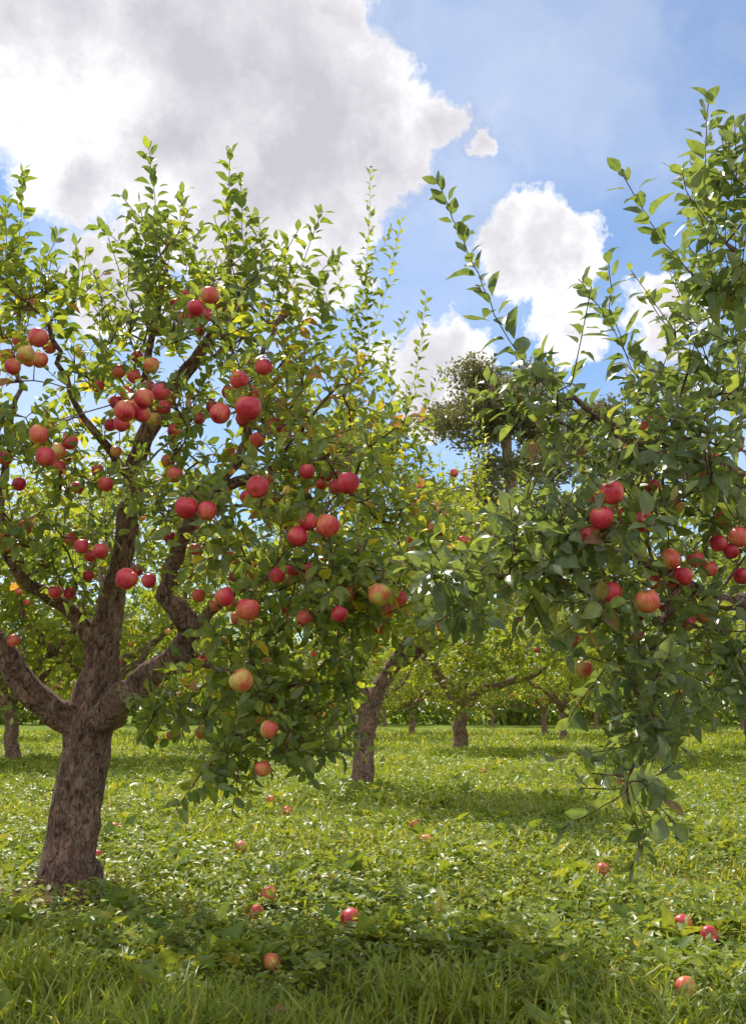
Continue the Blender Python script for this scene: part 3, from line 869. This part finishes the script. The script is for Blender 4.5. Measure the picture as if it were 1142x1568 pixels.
me = leaves_mesh("weeds", pos, dr, np.tile([0, 0, 1.], (n * k, 1)) + R.normal(0, .25, (n * k, 3)), SZ * 1.3, np.clip(R.beta(2, 2.4, n * k) + np.repeat(R.normal(0, .12, n), k), 0, .97), M_WEED, 1)
add_obj("weeds", me)

n = 700
x, y = scatter(n, 2, 12, 1.4)
pos = np.stack([x, y, gh(x, y) + R.uniform(.02, .05, n)], 1)
a = R.uniform(0, 6.28, n)
me = leaves_mesh("fallen_leaves", pos, np.stack([np.cos(a), np.sin(a), R.normal(0, .2, n)], 1), np.tile([0, 0, 1.], (n, 1)) + R.normal(0, .4, (n, 3)), R.uniform(.03, .055, n), R.uniform(0, 1, n), M_DEAD, 1)
add_obj("fallen_leaves", me)

# ------------------------------------------------------------------ sun + sky
AZ = math.radians(-24); EL = math.radians(54)
Sd = Vector((math.sin(AZ) * math.cos(EL), math.cos(AZ) * math.cos(EL), math.sin(EL)))
sl = bpy.data.lights.new("sun", 'SUN')
sl.energy = 5.0; sl.angle = math.radians(.5); sl.color = (1, .95, .86)
so = bpy.data.objects.new("sun", sl)
scene.collection.objects.link(so)
so.rotation_euler = Sd.to_track_quat('Z', 'Y').to_euler()
so.location = (-5, 10, 20)

world = bpy.data.worlds.new("World")
scene.world = world
world.use_nodes = True
nt = world.node_tree
nt.nodes.clear()
wo = nt.nodes.new("ShaderNodeOutputWorld")
bg = nt.nodes.new("ShaderNodeBackground")
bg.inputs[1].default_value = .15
sky = nt.nodes.new("ShaderNodeTexSky")
sky.sky_type = 'NISHITA'
sky.sun_disc = False
sky.sun_elevation = EL
sky.sun_rotation = AZ
sky.air_density = 1.0; sky.dust_density = .2; sky.ozone_density = 2.0
tc = nt.nodes.new("ShaderNodeTexCoord")
D = tc.outputs["Generated"]
wn = tnoise(nt, D, 7.0, 6, .66, out=1)
w1 = nt.nodes.new("ShaderNodeVectorMath"); w1.operation = 'SUBTRACT'
nt.links.new(wn, w1.inputs[0]); w1.inputs[1].default_value = (.5, .5, .5)
w2 = nt.nodes.new("ShaderNodeVectorMath"); w2.operation = 'MULTIPLY_ADD'
nt.links.new(w1.outputs[0], w2.inputs[0]); w2.inputs[1].default_value = (.17, .17, .17); nt.links.new(D, w2.inputs[2])
W = w2.outputs[0]
CL = [(60,20,210),(270,60,230),(420,90,170),(510,10,70),(560,170,100),(640,185,64),(440,250,150),(250,230,140),(560,230,90),(330,330,100),(500,330,90),(120,260,90),
      (830,375,72),(770,390,60),(880,370,52),(850,450,62),(865,505,44),(1010,490,64),(700,560,64),(640,600,60),(490,430,80),(180,440,80),(730,255,34)]
dens = None
for (u, v, r_) in CL:
    c = nrm(ray(u, v)); rr_ = r_ / math.hypot(F, math.hypot(u - 571, v - 784)) * 1.12
    dn = nt.nodes.new("ShaderNodeVectorMath"); dn.operation = 'DISTANCE'
    nt.links.new(W, dn.inputs[0]); dn.inputs[1].default_value = tuple(c)
    am_ = min(1.0, .55 + r_ / 300)
    val = mth(nt, 'MULTIPLY_ADD', dn.outputs["Value"], -am_ / rr_, c=am_)
    dens = val if dens is None else mth(nt, 'MAXIMUM', dens, val)
fb = tnoise(nt, D, 12, 5, .62)
sep = nt.nodes.new("ShaderNodeSeparateXYZ"); nt.links.new(D, sep.inputs[0])
away = mth(nt, 'MULTIPLY_ADD', sep.outputs[1], -3.0, True, 1.5)
big = tnoise(nt, W, 3.0, 4, .5)
gen = mth(nt, 'MULTIPLY_ADD', big, 2.6, c=-1.05)  # generic clouds outside the view, cover raised to add fill light
dens = mth(nt, 'MAXIMUM', dens, mth(nt, 'ADD', gen, mth(nt, 'MULTIPLY_ADD', away, 2.0, c=-2.0)))
dens2 = mth(nt, 'ADD', dens, mth(nt, 'MULTIPLY_ADD', fb, .7, c=-.35))
mask = ramp(nt, dens2, [(0.0, (0, 0, 0)), (.08, (.5, .5, .5)), (.20, (1, 1, 1))], 'EASE')
mask = mth(nt, 'MULTIPLY', mask, .97)
veilm = ramp(nt, big, [(.38, (.02, .02, .02)), (.7, (.45, .45, .45))])
mask = mth(nt, 'MAXIMUM', mask, veilm)
shade = mth(nt, 'ADD', mth(nt, 'MULTIPLY', dens2, .75), mth(nt, 'MULTIPLY_ADD', fb, .9, c=-.45))
shade = mth(nt, 'ADD', shade, mth(nt, 'MULTIPLY_ADD', big, 2.4, c=-1.2))
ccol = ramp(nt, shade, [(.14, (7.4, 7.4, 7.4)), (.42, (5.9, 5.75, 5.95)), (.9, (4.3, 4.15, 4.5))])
back_fill = mth(nt, 'MULTIPLY_ADD', sep.outputs[1], -1.6, True, -.1)  # unseen clouds behind the camera, brightened to lift the front fill
ccol = mixc(nt, back_fill, ccol, (8.5, 8.4, 8.2))
skyc = mixc(nt, 1.0, sky.outputs[0], (.84, .96, 1.05), 'MULTIPLY')
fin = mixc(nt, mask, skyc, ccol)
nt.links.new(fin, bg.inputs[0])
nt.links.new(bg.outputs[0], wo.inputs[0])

scene.view_settings.view_transform = 'Standard'
scene.view_settings.look = 'None'
scene.view_settings.exposure = 0
